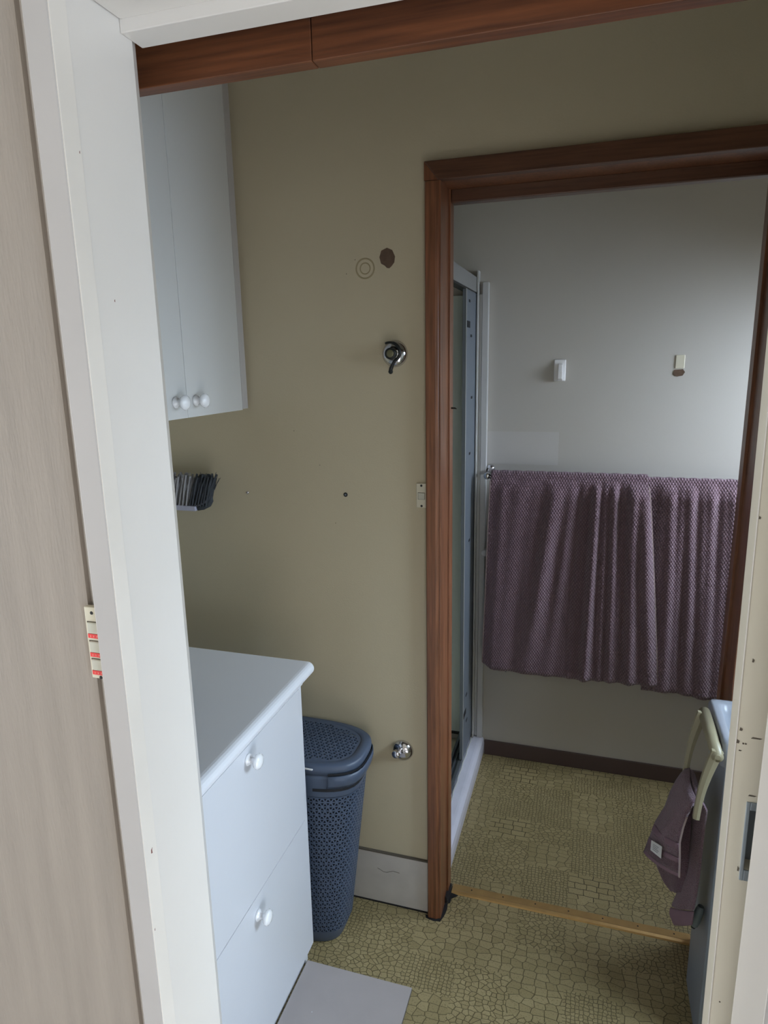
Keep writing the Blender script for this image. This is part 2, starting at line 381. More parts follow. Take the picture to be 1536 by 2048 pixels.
# sliding door with a flush pull
d1 = struct('door_1', B((.166,.1865,.745,.779,.012,1.995), (.1865,.222,.745,.779,.012,1.050), (.1865,.222,.745,.779,1.128,1.995), (.222,.92,.745,.779,.012,1.995), (.1865,.222,.765,.779,1.050,1.128)), m_door)
d1.rotation_euler = (0, -.009, 0); d1.location = (.0146, 0, 0)   # hangs slightly out of plumb
RAW = True
pl = obj('flush_pull', B((.1825,.1865,.7432,.7452,1.036,1.138), (.1865,.226,.7432,.7452,1.036,1.050), (.1865,.226,.7432,.7452,1.128,1.138), (.222,.226,.7432,.7452,1.050,1.128)), m_pull, d1, bevel=.0006)
obj('recess', B((.1865,.222,.7635,.7645,1.050,1.128), (.1862,.1868,.7452,.7645,1.050,1.128), (.1862,.222,.7452,.7645,1.1275,1.1283)), m_alu_d, pl)
obj('edge_highlight', B(.1655, .1668, .7446, .7466, .012, 1.995), m_white, d1, bevel=.0004)  # pale strip painting the highlight along the near corner
for x, z, a, b in ((.170,1.226,.0016,.0018),(.1735,1.209,.001,.001),(.176,1.209,.001,.001),(.168,1.211,.0016,.0022),(.186,1.217,.0055,.0009),(.171,1.200,.0015,.0007),(.160+.008,1.465,.001,.0015),(.163+.012,1.308,.001,.002),(.1875,1.146,.004,.0008),(.181,1.05,.001,.003),(.176,.86,.001,.0009),(.185,.80,.001,.0009)):
    obj('paint_chip', prism([(z-b,x-a),(z-b*1.2,x+a*.6),(z+b*.1,x+a),(z+b,x-a*.7)], .7446, .7452, axis=1), m_scuff, d1)

RAW = False
# ------------------------------------------------------------------ brown door frame to the bathroom
t5 = struct('trim_5', B((-.372,-.361,1.638,1.767,0,2.052), (.353,.372,1.638,1.767,0,2.052), (-.361,.353,1.638,1.767,2.040,2.052)), m_wood_z, bevel=.001)
obj('casing', prism([(-.400,1.655),(-.400,1.637),(-.397,1.633),(-.374,1.633),(-.366,1.637),(-.366,1.655)], 0, 2.0395), m_wood_z, t5, bevel=.0015)
obj('casing', prism([(.400,1.655),(.400,1.637),(.397,1.633),(.371,1.633),(.357,1.637),(.357,1.655)], 0, 2.0395), m_wood_z, t5, bevel=.0015)
bm = bmesh.new()
# mitred head casing: polygon in x,z extruded along y
for poly in ([(-.400,2.082),(-.366,2.0395),(.357,2.0395),(.400,2.082)],): prism([(z, x) for x, z in poly], 1.633, 1.655, axis=1, bm=bm)
obj('casing', bm, m_wood_x, t5, bevel=.0015)
for s, p in ((-1, [(-.400,2.0405),(-.400,2.0815),(-.3668,2.0405)]), (1, [(.400,2.0405),(.400,2.0815),(.3578,2.0405)])):
    obj('mitre_end', prism([(z, x) for x, z in p], 1.6332, 1.6548, axis=1), m_wood_z, t5)
obj('doorstop', B((-.362,-.356,1.727,1.767,0,2.04), (.346,.354,1.727,1.767,0,2.04)), m_wood_z, t5, bevel=.001)
obj('doorstop', B(-.356, .346, 1.735, 1.767, 2.009, 2.041), m_wood_x, t5, bevel=.0025)
gp = [(-.408,1.640),(-.404,1.630),(-.396,1.6275),(-.388,1.626),(-.378,1.624),(-.369,1.6265),(-.360,1.627),(-.3575,1.636),(-.3535,1.648),(-.351,1.662),(-.3495,1.68),(-.352,1.70),(-.36,1.70),(-.364,1.66),(-.37,1.645)]
obj('floor_grime', prism(gp, 0.0002, .0010), m_grime, t5)
obj('torn_vinyl', prism([(-.352,1.700),(-.345,1.706),(-.345,1.722),(-.328,1.738),(-.353,1.745)], .0002, .0025), m_grime, t5)
obj('shoe', prism([(-.362,1.70),(-.3545,1.70),(-.3505,1.73),(-.3505,1.758),(-.362,1.767)], .0, .022), m_grime, t5, bevel=.002)
obj('latch_pin', tube([(-.357,1.745,1.508),(-.345,1.742,1.508),(-.341,1.742,1.506)], [.0022,.002,.001], 8), m_black, t5)

# threshold strip
t6 = struct('trim_6', prism([(1.742,0),(1.744,.0045),(1.752,.007),(1.757,.0045),(1.781,.004),(1.783,0)], -.3495, .341, axis=0), m_brass)
for i in range(7):
    x = -.29 + .098*i
    obj('nail_head', lathe([(.0024,0),(.002,.0006),(0,.0007)], (x,1.769,.0042), (0,0,1), 10), m_black, t6)

# ------------------------------------------------------------------ knobs
def knob_mesh():
    prof = [(0,0),(.0125,0),(.0135,.002),(.012,.005),(.0075,.008),(.0068,.013),(.008,.017),(.0145,.020),(.0172,.0245),(.0165,.029),(.011,.0325),(.005,.034),(0,.0343)]
    bm = lathe(prof, (0,0,0), (1,0,0), 28); me = bpy.data.meshes.new('knob'); bm.to_mesh(me); bm.free(); me.materials.append(m_ceramic)
    for p in me.polygons: p.use_smooth = True
    return me
KM = knob_mesh()
def knob(parent, x, y, z):
    o = bpy.data.objects.new('knob', KM); COL.objects.link(o); o.parent = parent; o.location = Vector((x,y,z)) - WL(parent); return o

# wall cupboard
wc = thing('wall_cupboard', 'white two-door wall cupboard above the bench in the laundry', 'cupboard', (-1.1,1.30,1.511))
obj('body', B((-1.288,-.919,.97,1.6525,1.515,2.31),), m_cup, wc)
obj('side_panel', B(-.918, -.900, 1.6145, 1.643, 1.5135, 2.41), m_casing, wc, bevel=.0008)
obj('top_panel', B(-.918, -.902, .97, 1.6135, 2.304, 2.41), m_cup, wc)
dA = obj('door', B(-.918, -.900, 1.3565, 1.6125, 1.511, 2.302), m_cup, wc, bevel=.0008); knob(dA, -.900, 1.390, 1.549)
dB = obj('door', B(-.918, -.900, 1.098, 1.3545, 1.511, 2.302), m_cup, wc, bevel=.0008); knob(dB, -.900, 1.309, 1.549)
obj('door', B(-.918, -.900, .972, 1.096, 1.511, 2.302), m_cup, wc, bevel=.0008)

# floor cabinet and worktop
lc = thing('drawer_cabinet', 'white floor cabinet with two deep drawers and round white knobs', 'cabinet', (-.96,1.12,0))
obj('carcass', B((-1.25,-.686,.85,1.384,.0635,.8385),), m_melamine, lc)
obj('side_panel', prism([(.063,-.668),(.8385,-.668),(.8385,-1.25),(0,-1.25),(0,-.688),(.063,-.688)], 1.3850, 1.400, axis=1), m_melamine, lc, bevel=.0006)
obj('gap_shade', B(-.6865, -.6855, .853, 1.383, .4600, .4668), m_dark, lc)  # dark strip painting the shade between the drawers
obj('kickboard', B(-.706, -.692, .85, 1.3845, 0, .063), m_melamine, lc)
for z0, z1, kz, ky in ((.4645,.8365,.807,1.119), (.0645,.4625,.417,1.115)):
    d = obj('drawer_front', B(-.6855, -.667, .852, 1.3835, z0, z1), m_melamine, lc, bevel=.0007); knob(d, -.667, ky, kz)
r = .0165; prof = [(-1.25,.905)] + [(-.6475 + r*math.sin(t), .8885 + r*math.cos(t)) for t in (math.pi*i/10 for i in range(11))] + [(-.665,.872),(-.665,.8395),(-1.25,.8395)]
wt = obj('worktop', prism([(z, x) for x, z in prof], .84, 1.405, axis=1), m_worktop, bevel=.0015)
tag(wt, 'white laminate worktop with rounded front edge on the drawer cabinet', 'worktop')

# ------------------------------------------------------------------ laundry hamper
HX, HY = -.775, 1.530
hm = thing('laundry_hamper', 'slate-blue lattice plastic hamper with lid between cabinet and wall', 'hamper', (HX,HY,0))
def sup(t, a, b, n=3.2):
    c, s = math.cos(t), math.sin(t)
    return (math.copysign(abs(c)**(2/n), c)*a, math.copysign(abs(s)**(2/n), s)*b)
def arc_table(a, b, M=720):
    pts = [sup(2*math.pi*i/M, a, b) for i in range(M+1)]; d = [0]
    for p, q in zip(pts, pts[1:]): d.append(d[-1] + math.hypot(p[0]-q[0], p[1]-q[1]))
    return d
TB = arc_table(.22, .105)
def ang(s):
    s = (s % 1)*TB[-1]; lo, hi = 0, len(TB)-1
    while hi-lo > 1:
        m_ = (lo+hi)//2
        if TB[m_] <= s: lo = m_
        else: hi = m_
    f = (s-TB[lo])/max(1e-9, TB[hi]-TB[lo]); return 2*math.pi*(lo+f)/720
def hpt(s, z, grow=0):
    u = z/.57; a = .158 + .066*u + grow; b = .082 + .026*u + grow
    k_ = 1 if z > .02 else .96
    x, y = sup(ang(s), a*k_, b*k_); return (HX+x, HY+y, z)
bm = bmesh.new(); NC, NR, Z0, Z1 = 72, 34, .045, .500
rowh = (Z1-Z0)/NR; cache = {}
def vv(key, s, z):
    key = (key[0] % (NC*2), key[1])
    if key not in cache: cache[key] = bm.verts.new(hpt(s, z))
    return cache[key]
def tri(bm, A, Bv, Cc, pos, fn, k=.56):
    cx = tuple(sum(p[i] for p in pos)/3 for i in (0,1))
    inn = [bm.verts.new(fn(cx[0]+(p[0]-cx[0])*k, cx[1]+(p[1]-cx[1])*k)) for p in pos]
    o_ = (A, Bv, Cc)
    for i in range(3):
        j = (i+1) % 3; bm.faces.new((o_[i], o_[j], inn[j], inn[i]))
for j in range(NR):
    for i in range(NC):
        # half-cell offsets make a triangle lattice
        o0 = j % 2; o1 = (j+1) % 2
        a0 = 2*i+o0; a1 = a0+2; b0 = 2*i+o1 if o1 > o0 else 2*i+o1+0
        top = a0+1
        S_ = lambda q: q/(2*NC)
        za, zb = Z0+j*rowh, Z0+(j+1)*rowh
        A, Bv, T = vv((a0,j), S_(a0), za), vv((a1,j), S_(a1), za), vv((top,j+1), S_(top), zb)
        tri(bm, A, Bv, T, [(S_(a0),za),(S_(a1),za),(S_(top),zb)], hpt)
        T2 = vv((top+2,j+1), S_(top+2), zb)
        tri(bm, T, Bv, T2, [(S_(top),zb),(S_(a1),za),(S_(top+2),zb)], hpt)
# solid band under the lattice, base and upper collar
NS = NC*2
def loop(z, g_=0): return [hpt(i/NS, z, g_) for i in range(NS)]
def skin(bm, loops, cap0=False, cap1=False):
    L_ = [[bm.verts.new(p) for p in l] for l in loops]
    for a, b in zip(L_, L_[1:]):
        n = len(a)
        for i in range(n): bm.faces.new((a[i], a[(i+1)%n], b[(i+1)%n], b[i]))
    if cap0: bm.faces.new(L_[0][::-1])
    if cap1: bm.faces.new(L_[-1])
skin(bm, [loop(.001,-.012), loop(.006,-.004), loop(.02), loop(.0455)], cap0=True)
body = obj('body', bm, m_hamper, hm, smooth=False); solid(body, .0022, 1)
bm = bmesh.new(); skin(bm, [loop(.498,.0004), loop(.505,.0025), loop(.520,.004), loop(.560,.005), loop(.572,.004), loop(.572,0)])
solid(obj('collar', bm, m_hamper, hm, smooth=True), .002, -1)
# lid
LZ = .603
def lidp(s, z, sc): x, y = sup(ang(s), .232*sc[0], .116*sc[1]); return (HX+x, HY+y, z)
bm = bmesh.new()
ls = [(.574,(1.0,.99)),(.590,(1.012,1.012)),(.598,(1.008,1.005)),(LZ,(.985,.97)),(LZ+.001,(.90,.84)),(LZ-.003,(.885,.80))]
skin(bm, [[lidp(i/NS, z, sc) for i in range(NS)] for z, sc in ls])
lid = obj('lid', bm, m_hamper, hm, smooth=True); solid(lid, .002, -1)
bm = bmesh.new(); cache2 = {}
tb = .0155; th = .0128
def inside(x, y): return abs(x/.205)**3.2 + abs(y/.094)**3.2 < 1
def lv(x, y):
    key = (round(x,5), round(y,5))
    if key not in cache2: cache2[key] = bm.verts.new((HX+x, HY+y, LZ-.002 + .004*(1-min(1,(x/.2)**2))))
    return cache2[key]
lf = lambda x, y: (HX+x, HY+y, LZ-.002 + .004*(1-min(1,(x/.2)**2)))
for j in range(-9, 9):
    for i in range(-16, 16):
        ox = (j % 2)*tb/2; ya, yb = j*th, (j+1)*th; xa = i*tb+ox
        for P3 in ([(xa,ya),(xa+tb,ya),(xa+tb/2,yb)], [(xa+tb/2,yb),(xa+tb,ya),(xa+1.5*tb,yb)]):
            if all(inside(*p) for p in P3): tri(bm, *[lv(*p) for p in P3], P3, lf)
            elif any(abs(p[0]/.212)**3.2 + abs(p[1]/.100)**3.2 < 1 for p in P3): bm.faces.new([lv(*p) for p in P3])
o = obj('lattice', bm, m_hamper, lid); solid(o, .002, -1)
# handle grip on the right end with a dark sheet for the shade in its slot
bm = bmesh.new()
rows = []
for z, g_ in ((.535,.006),(.545,.013),(.562,.015),(.575,.013)):
    rows.append([hpt(s_/60, z, g_) for s_ in range(-7, 8)])
solid(obj('handle_grip', grid(rows), m_hamper, hm, smooth=True), .003, 0)
rows = [[hpt(s_/60, z, .0052+.0006*0) for s_ in range(-9, 10)] for z in (.522,.531)]
obj('slot_shade', grid(rows), m_dark, hm)
rows = [[lidp(s_/60, z, (1.016,1.02)) for s_ in range(-7, 8)] for z in (.575,.581)]
obj('lid_gap_shade', grid(rows), m_dark, lid)  # dark band standing in for shade under the lid edge
obj('paper_tag', prism([(-.700,1.408),(-.652,1.408),(-.651,1.4115),(-.700,1.4115)], .5955, .5985), m_tagm, hm)
obj('inner_shade', (lambda q: (skin(q, [loop(.03,-.016), loop(.49,-.016)]), q)[1])(bmesh.new()), m_dark, hm)  # added dark liner standing in for the shaded hollow inside

# loose grey floor tile
ft = thing('floor_tile', 'loose square-cut grey tile lying flat beside the drawer cabinet', 'tile', (-.533,1.09,0))
obj('tile_body', B(-.6835, -.383, .789, 1.389, .0005, .0085), m_tile_edge, ft, bevel=.0006)
obj('glazed_face', B(-.6835, -.383, .789, 1.389, .0085, .0097), m_tile, ft, bevel=.0004)
obj('white_speck', lathe([(.0016,0),(0,.0004)], (-.612,1.252,.0097), (0,0,1), 8), m_tagm, ft)

# ------------------------------------------------------------------ wall fittings in the laundry
tp = thing('tap_outlet', 'domed chrome outlet high on the wall with black rubber clip', 'tap', (-.4825,1.655,1.650))
obj('flange', lathe([(.0335,0),(.0335,.003),(.0315,.008),(.025,.014),(.016,.018),(.012,.019)], (-.4825,1.655,1.650), (0,-1,0), 40), m_chrome, tp, smooth=True)
obj('valve_stub', lathe([(.012,.015),(.012,.030),(.0095,.031),(.0095,.044),(.0075,.045),(0,.045)], (-.4825,1.655,1.650), (0,-1,0), 24), m_stub, tp, smooth=True)
obj('rubber_ring', lathe([(.0095,.034),(.014,.034),(.0145,.040),(.014,.0445),(.0095,.0445)], (-.4825,1.655,1.650), (0,-1,0), 24), m_black, tp, smooth=True)
pts = [(-.4825-.005+.026*math.cos(t), 1.625, 1.650+.003+.024*math.sin(t)) for t in [math.radians(115-12*i) for i in range(16)]]
obj('rubber_strap', tube(pts + [(-.486,1.628,1.613),(-.487,1.628,1.607)], [.003]*4+[.0042]*9+[.0035]*3+[.005,.005], 8), m_black, tp, smooth=True)
obj('strap_lug', lathe([(0,0),(.005,.0005),(.006,.004),(.005,.008),(0,.0085)], (-.487,1.633,1.606), (0,-1,0), 14), m_black, tp, smooth=True)
tl = thing('waste_outlet', 'domed chrome outlet low on the wall with short capped spout', 'tap', (-.476,1.655,.535))
obj('flange', lathe([(.0315,0),(.0315,.003),(.029,.009),(.021,.015),(.012,.018),(0,.019)], (-.476,1.655,.535), (0,-1,0), 40), m_chrome, tl, smooth=True)
obj('spout', lathe([(.0085,.012),(.0085,.030),(.0115,.031),(.0115,.042),(.010,.044),(0,.044)], (-.482,1.655,.541), (-.1,-1,.05), 20), m_chrome, tl, smooth=True)
sc = thing('wall_screw', 'small steel screw head in the wall right of the broom', 'screw', (-.926,1.655,1.275))
obj('screw_head', lathe([(.0045,0),(.004,.002),(.002,.003),(0,.0032)], (-.926,1.655,1.275), (0,-1,0), 14), m_chrome, sc, smooth=True)
wp = thing('wall_plug', 'dark round plug set in the wall left of the light switch', 'plug', (-.628,1.655,1.281))
obj('plug_ring', lathe([(.0028,.0012),(.0055,.0014),(.0062,0)], (-.628,1.655,1.281), (0,-1,0), 16), m_black, wp, smooth=True)
obj('plug_core', lathe([(.0030,.0006),(0,.0008)], (-.628,1.655,1.281), (0,-1,0), 12), m_alu_d, wp)

def screwhole(parent, x, y, z, r_=.0028): obj('screw_hole', lathe([(r_,0),(r_*.9,.0006),(0,.0007)], (x,y,z), (0,-1,0), 12), m_dark, parent)
ls_ = thing('light_switch', 'narrow ivory single light switch beside the brown door frame', 'switch', (-.4145,1.655,1.288))
obj('plate', B(-.4285, -.4005, 1.6495, 1.6555, 1.2555, 1.3205), m_plate, ls_, bevel=.0015)
obj('rocker', B(-.4235, -.4065, 1.6475, 1.650, 1.2785, 1.2955), m_rocker, ls_, bevel=.002, seg=3)
obj('rocker_gap', B(-.4242, -.4058, 1.6491, 1.6497, 1.2778, 1.2962), m_scuff, ls_)
screwhole(ls_, -.415, 1.6496, 1.3145, .0032); screwhole(ls_, -.4145, 1.6496, 1.2605, .0032)

# triple switch on the papered hall wall, tucked against the casing
PX = -.5605; sw = thing('triple_switch', 'tall ivory three-rocker switch with red strips beside the white casing', 'switch', (PX+.012,.605,1.31))
obj('plate', B(PX, -.5352, .598, .6055, 1.264, 1.355), m_plate, sw, bevel=.0012)
for i, zc in enumerate((1.3295,1.3055,1.2825)):
    rk = obj('rocker', B(PX+.0035, PX+.0205, .5955, .5985, zc-.0070, zc+.0070), m_rocker, sw, bevel=.0028, seg=3)
    obj('rocker_gap', B(PX+.0028, PX+.0208, .5976, .5982, zc-.0077, zc+.0077), m_scuff, sw)
    st = obj('red_strip', B(PX+.0022, PX+.0208, .5973, .5983, zc-.0134, zc-.0082), m_red, sw)
    for q in range(3):
        obj('print_mark', B(PX+.0058+.0045*q, PX+.0063+.0045*q, .5970, .5974, zc-.0120, zc-.0098), m_print, st)
screwhole(sw, PX+.0105, .5981, 1.3478, .0022); screwhole(sw, PX+.0130, .5981, 1.2660, .0022)

# broom standing head-up behind the cabinet
br = thing('broom', 'upturned broom head with pale and dark bristles against the wall', 'broom', (-1.17,1.59,0))
obj('handle', tube([(-1.17,1.612,0.0),(-1.17,1.585,1.245)], .011, 12), m_lilac, br, smooth=True)
obj('head_base', prism([(1.575,-1.26),(1.605,-1.26),(1.603,-1.045),(1.577,-1.045)][::1], 1.236, 1.254) if False else B(-1.26, -1.046, 1.572, 1.604, 1.232, 1.247), m_lilac, br, bevel=.003)
pts = [(-1.048,1.588,1.240),(-1.030,1.588,1.243),(-1.012,1.588,1.251),(-1.004,1.588,1.262),(-1.004,1.588,1.272),(-1.010,1.588,1.279)]
obj('rubber_bumper', tube(pts, [.009,.0088,.0082,.007,.0055,.004], 10), m_bristle_d, br, smooth=True)
obj('bumper_trim', tube([(p[0]-.006,p[1]-.010,p[2]+.006) for p in pts[:5]], .002, 6), m_lilac, br, smooth=True)
def bristles(x0, x1, dx, m_, n):
    bm = bmesh.new()
    for i in range(n):
        x = x0+(x1-x0)*i/(n-1)
        for y in (1.575,1.584,1.593,1.601):
            jx, jy, jz = random.uniform(-.004,.004), random.uniform(-.007,.004), random.uniform(-.006,.006)
            tube([(x,y,1.246),(x+dx*.6+jx*.5,y+jy*.5,1.246+.058),(x+dx+jx,y+jy,1.246+.086+jz)], [.0024,.0036,.0028], 5, bm)
            for q in range(2):
                tube([(x+dx*.5,y,1.29),(x+dx+random.uniform(-.010,.010),y+random.uniform(-.010,.008),1.330+random.uniform(-.01,.010))], [.0012,.0006], 4, bm, False)
    return bm
o = obj('pale_bristles', bristles(-1.25,-1.077,.026,m_bristle_l,16), m_bristle_l, br); o['kind'] = 'stuff'
o = obj('dark_bristles', bristles(-1.066,-1.014,.030,m_bristle_d,7), m_bristle_d, br); o['kind'] = 'stuff'

# ------------------------------------------------------------------ tub and its towel holder
tb_ = thing('washbasin_unit', 'slim white washbasin on a cabinet at the right of the bathroom doorway', 'washbasin', (.55,1.52,0))
cabp = [(.313,1.440),(.80,1.440),(.80,1.625),(.313,1.625)]
obj('cabinet', prism(cabp, .0, .762), m_tubcab, tb_, bevel=.003)
obj('cabinet_door', B(.330, .565, 1.432, 1.4395, .06, .755), m_tubcab, tb_, bevel=.002)
obj('cabinet_door', B(.568, .79, 1.432, 1.4395, .06, .755), m_tubcab, tb_, bevel=.002)
# basin: lofted rounded rim and bowl
def rr(x0,x1,y0,y1,rad,z,n=5):
    out=[]
    for cx,cy,a0 in ((x1-rad,y1-rad,0),(x0+rad,y1-rad,90),(x0+rad,y0+rad,180),(x1-rad,y0+rad,270)):
        for i in range(n+1):
            a=math.radians(a0+90*i/n); out.append((cx+rad*math.cos(a),cy+rad*math.sin(a),z))
    return out
bm = bmesh.new()
skin(bm, [rr(.309,.81,1.436,1.624,.006,.762), rr(.301,.815,1.428,1.626,.008,.765), rr(.301,.815,1.428,1.626,.010,.818), rr(.304,.812,1.431,1.623,.012,.825),
          rr(.309,.807,1.436,1.618,.014,.826), rr(.322,.79,1.449,1.606,.018,.822), rr(.329,.785,1.456,1.600,.02,.800), rr(.345,.77,1.470,1.590,.024,.70), rr(.37,.74,1.49,1.575,.03,.685)], cap1=True)
obj('basin', bm, m_tub, tb_, smooth=True)
obj('peg', lathe([(.007,0),(.010,.012),(.011,.035),(.008,.055),(.004,.06),(0,.0605)], (.306,1.500,.345), (-.22,-.05,-1), 14), m_peg, tb_, smooth=True)
obj('peg_tip', lathe([(.0055,.0585),(.0045,.063),(0,.064)], (.306,1.500,.345), (-.22,-.05,-1), 12), m_black, tb_)

th_ = thing('towel_holder', 'cream plastic swing-arm towel holder on the side of the washbasin', 'towel holder', (.29,1.47,.80))
obj('pivot', tube([(.2870,1.395,.806),(.2860,1.48,.811),(.2835,1.565,.818)], [.012,.0135,.0135], 16), m_towelring, th_, smooth=True)
obj('pivot_cap', lathe([(.0062,0),(.0058,.0015),(0,.0018)], (.287,1.395,.806), (0,-1,0), 16), m_towelring, th_)
def arm(y, top, bot, w0, w1, t=.010):
    bm = bmesh.new(); n = 9; rows = []
    for i in range(n):
        f = i/(n-1); x = top[0]+(bot[0]-top[0])*f - .006*math.sin(math.pi*f); z = top[1]+(bot[1]-top[1])*f
        w = w0+(w1-w0)*min(1, f*1.4) ; d = Vector((bot[0]-top[0], bot[1]-top[1])).normalized(); p = (-d[1], d[0])
        rows.append([(x+p[0]*w/2, y-t/2, z+p[1]*w/2), (x, y-t/2-.002, z), (x-p[0]*w/2, y-t/2, z-p[1]*w/2), (x-p[0]*w/2, y+t/2, z-p[1]*w/2), (x+p[0]*w/2, y+t/2, z+p[1]*w/2)])
    skin(bm, rows, True, True)
    return bm
obj('arm', arm(1.402, (.287,.817), (.258,.648), .024, .014), m_towelring, th_, bevel=.001)
obj('arm', arm(1.548, (.279,.826), (.253,.655), .024, .013), m_towelring, th_, bevel=.001)
obj('rod', tube([(.262,1.402,.669),(.261,1.548,.669)], .0045, 12), m_towelring, th_, smooth=True)

# hand towel over the rod
ht = thing('hand_towel', 'mauve hand towel with woven bands hanging on the cream holder', 'towel', (.25,1.47,.28))
def sheet(rows, nu=10, bulge=.006, wave=0, ph=0):
    out = []
    # catmull-like linear refine between rows
    R_ = []
    for i in range(len(rows)-1):
        for q in range(4):
            f = q/4; R_.append(tuple(Vector(a).lerp(Vector(b), f) for a, b in zip(rows[i], rows[i+1])))
    R_.append(tuple(Vector(p) for p in rows[-1]))
    for i, (a, b) in enumerate(R_):
        out.append([])
        for u in range(nu+1):
            f = u/nu; p = a.lerp(b, f); n = Vector((-.8,-.6,0))
            p = p + n*(bulge*math.sin(math.pi*f) + wave*math.sin(f*9+ph+i*.12)*min(1,i/6)); out[-1].append(tuple(p))
    return out
A_rows = [((.262,1.541,.6795),(.262,1.418,.6795)), ((.252,1.541,.675),(.254,1.415,.676)), ((.246,1.538,.667),(.249,1.414,.668)), ((.236,1.535,.648),(.246,1.416,.655)), ((.225,1.533,.617),(.241,1.417,.640)),
          ((.216,1.53,.578),(.236,1.419,.612)), ((.197,1.53,.532),(.232,1.42,.572)), ((.186,1.53,.486),(.235,1.42,.530))]
o = obj('front_flap', grid(sheet(A_rows, 12, .008, .0015)), m_hand, ht, smooth=True); solid(o, .0072, 0)
band = [((.186,1.530,.486),(.235,1.42,.530)), ((.1815,1.53,.466),(.2362,1.42,.512)), ]
def lerp3(a, b, f): return tuple(Vector(a).lerp(Vector(b), f))
def seg(r0, r1, f0, f1): return [(lerp3(r0[0],r1[0],f0), lerp3(r0[1],r1[1],f0)), (lerp3(r0[0],r1[0],f1), lerp3(r0[1],r1[1],f1))]
def bandobj(nm, rows, m_, push, th=.0075):
    g_ = sheet(rows, 12, .008+push, .0015); oo = obj(nm, grid(g_), m_, ht, smooth=True); solid(oo, th, 0); return oo
r0 = A_rows[6]; r1 = A_rows[7]; end = ((.176,1.53,.440),(.2372,1.42,.481))
bandobj('woven_band', seg(r0, r1, .15, .55), m_hem, .0012)
bandobj('woven_band', seg(r0, r1, 1.0, 1.0) and seg(r1, end, .02, .28), m_hem, .0012)
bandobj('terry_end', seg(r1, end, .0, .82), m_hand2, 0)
bandobj('hem', seg(r1, end, .80, 1.0), m_hem, .001)
rows = [(Vector(a[1])+Vector((-.001,-.0045,0)), Vector(a[1])+Vector((.003,-.0045,0))) for a in A_rows[4:]+[end]]
o = obj('selvedge', grid([[tuple(a), tuple(b)] for a, b in rows]), m_hemline, ht); solid(o, .002, 0)
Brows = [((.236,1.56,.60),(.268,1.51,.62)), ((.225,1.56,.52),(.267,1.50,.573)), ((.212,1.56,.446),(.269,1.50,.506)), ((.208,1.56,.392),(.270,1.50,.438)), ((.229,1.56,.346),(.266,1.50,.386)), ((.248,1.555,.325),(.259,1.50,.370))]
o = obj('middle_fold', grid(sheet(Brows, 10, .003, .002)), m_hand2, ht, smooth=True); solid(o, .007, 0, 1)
Crows = [((.262,1.541,.6795),(.262,1.418,.6795)), ((.270,1.54,.673),(.271,1.42,.673)), ((.274,1.54,.640),(.280,1.42,.655)), ((.271,1.53,.600),(.285,1.44,.640)), ((.272,1.53,.525),(.287,1.46,.581)), ((.273,1.53,.421),(.287,1.46,.476)), ((.256,1.53,.344),(.286,1.46,.408)), ((.245,1.53,.300),(.284,1.46,.362))]
o = obj('back_flap', grid(sheet(Crows, 10, .004, .0025, 1)), m_hand, ht, smooth=True); solid(o, .008, 0, 1)
Ce = [((.245,1.53,.300),(.284,1.46,.362)), ((.244,1.53,.280),(.284,1.46,.342)), ((.257,1.53,.250),(.283,1.46,.322))]
o = obj('hem', grid(sheet(Ce, 10, .006, 0)), m_hem, ht, smooth=True); solid(o, .0075, 0, 1)
tagp = [(0.1838, 1.49, 0.5087), (0.2021, 1.449, 0.5274), (0.2021, 1.449, 0.4952), (0.1834, 1.49, 0.481)]
bm = bmesh.new(); bm.faces.new([bm.verts.new(p) for p in tagp]); o = obj('label_tag', bm, m_tagm, ht); solid(o, .0008, 0)
for q in range(4):
    f = .25+.16*q; a = Vector(tagp[0]).lerp(Vector(tagp[3]), f); b = Vector(tagp[1]).lerp(Vector(tagp[2]), f)
    p0 = a.lerp(b, .22); p1 = a.lerp(b, .22+(.5,.4,.52,.45)[q]); n_ = Vector((-.0009,-.0009,0))
    tube([p0+n_, p1+n_], .0006, 4, None) if False else None
    oo = obj('print_line', tube([p0+n_, p1+n_], .0006, 4), m_tagp, o) if False else obj('print_line', tube([p0+n_, p1+n_], .0006, 4), m_tagp, ht)

# ------------------------------------------------------------------ bathroom: rail, towels, hooks
RY, RZ = 2.445, 1.212
tr = thing('towel_rail', 'chrome towel rail fixed along the far bathroom wall', 'towel rail', (-.36,2.535,RZ))
obj('rail', tube([(-.372,RY,RZ-.004),(.78,RY,RZ-.004)], .0085, 14), m_chrome, tr, smooth=True)
for x in (-.362, .76):
    obj('bracket', lathe([(.017,0),(.017,.004),(.012,.010),(.007,.016),(.007,.075),(.012,.080),(.0125,.098),(.009,.102),(0,.102)], (x,2.535,RZ+(.012 if x<0 else 0)), (0,-1,-.15 if x<0 else 0), 20), m_chrome, tr, smooth=True)

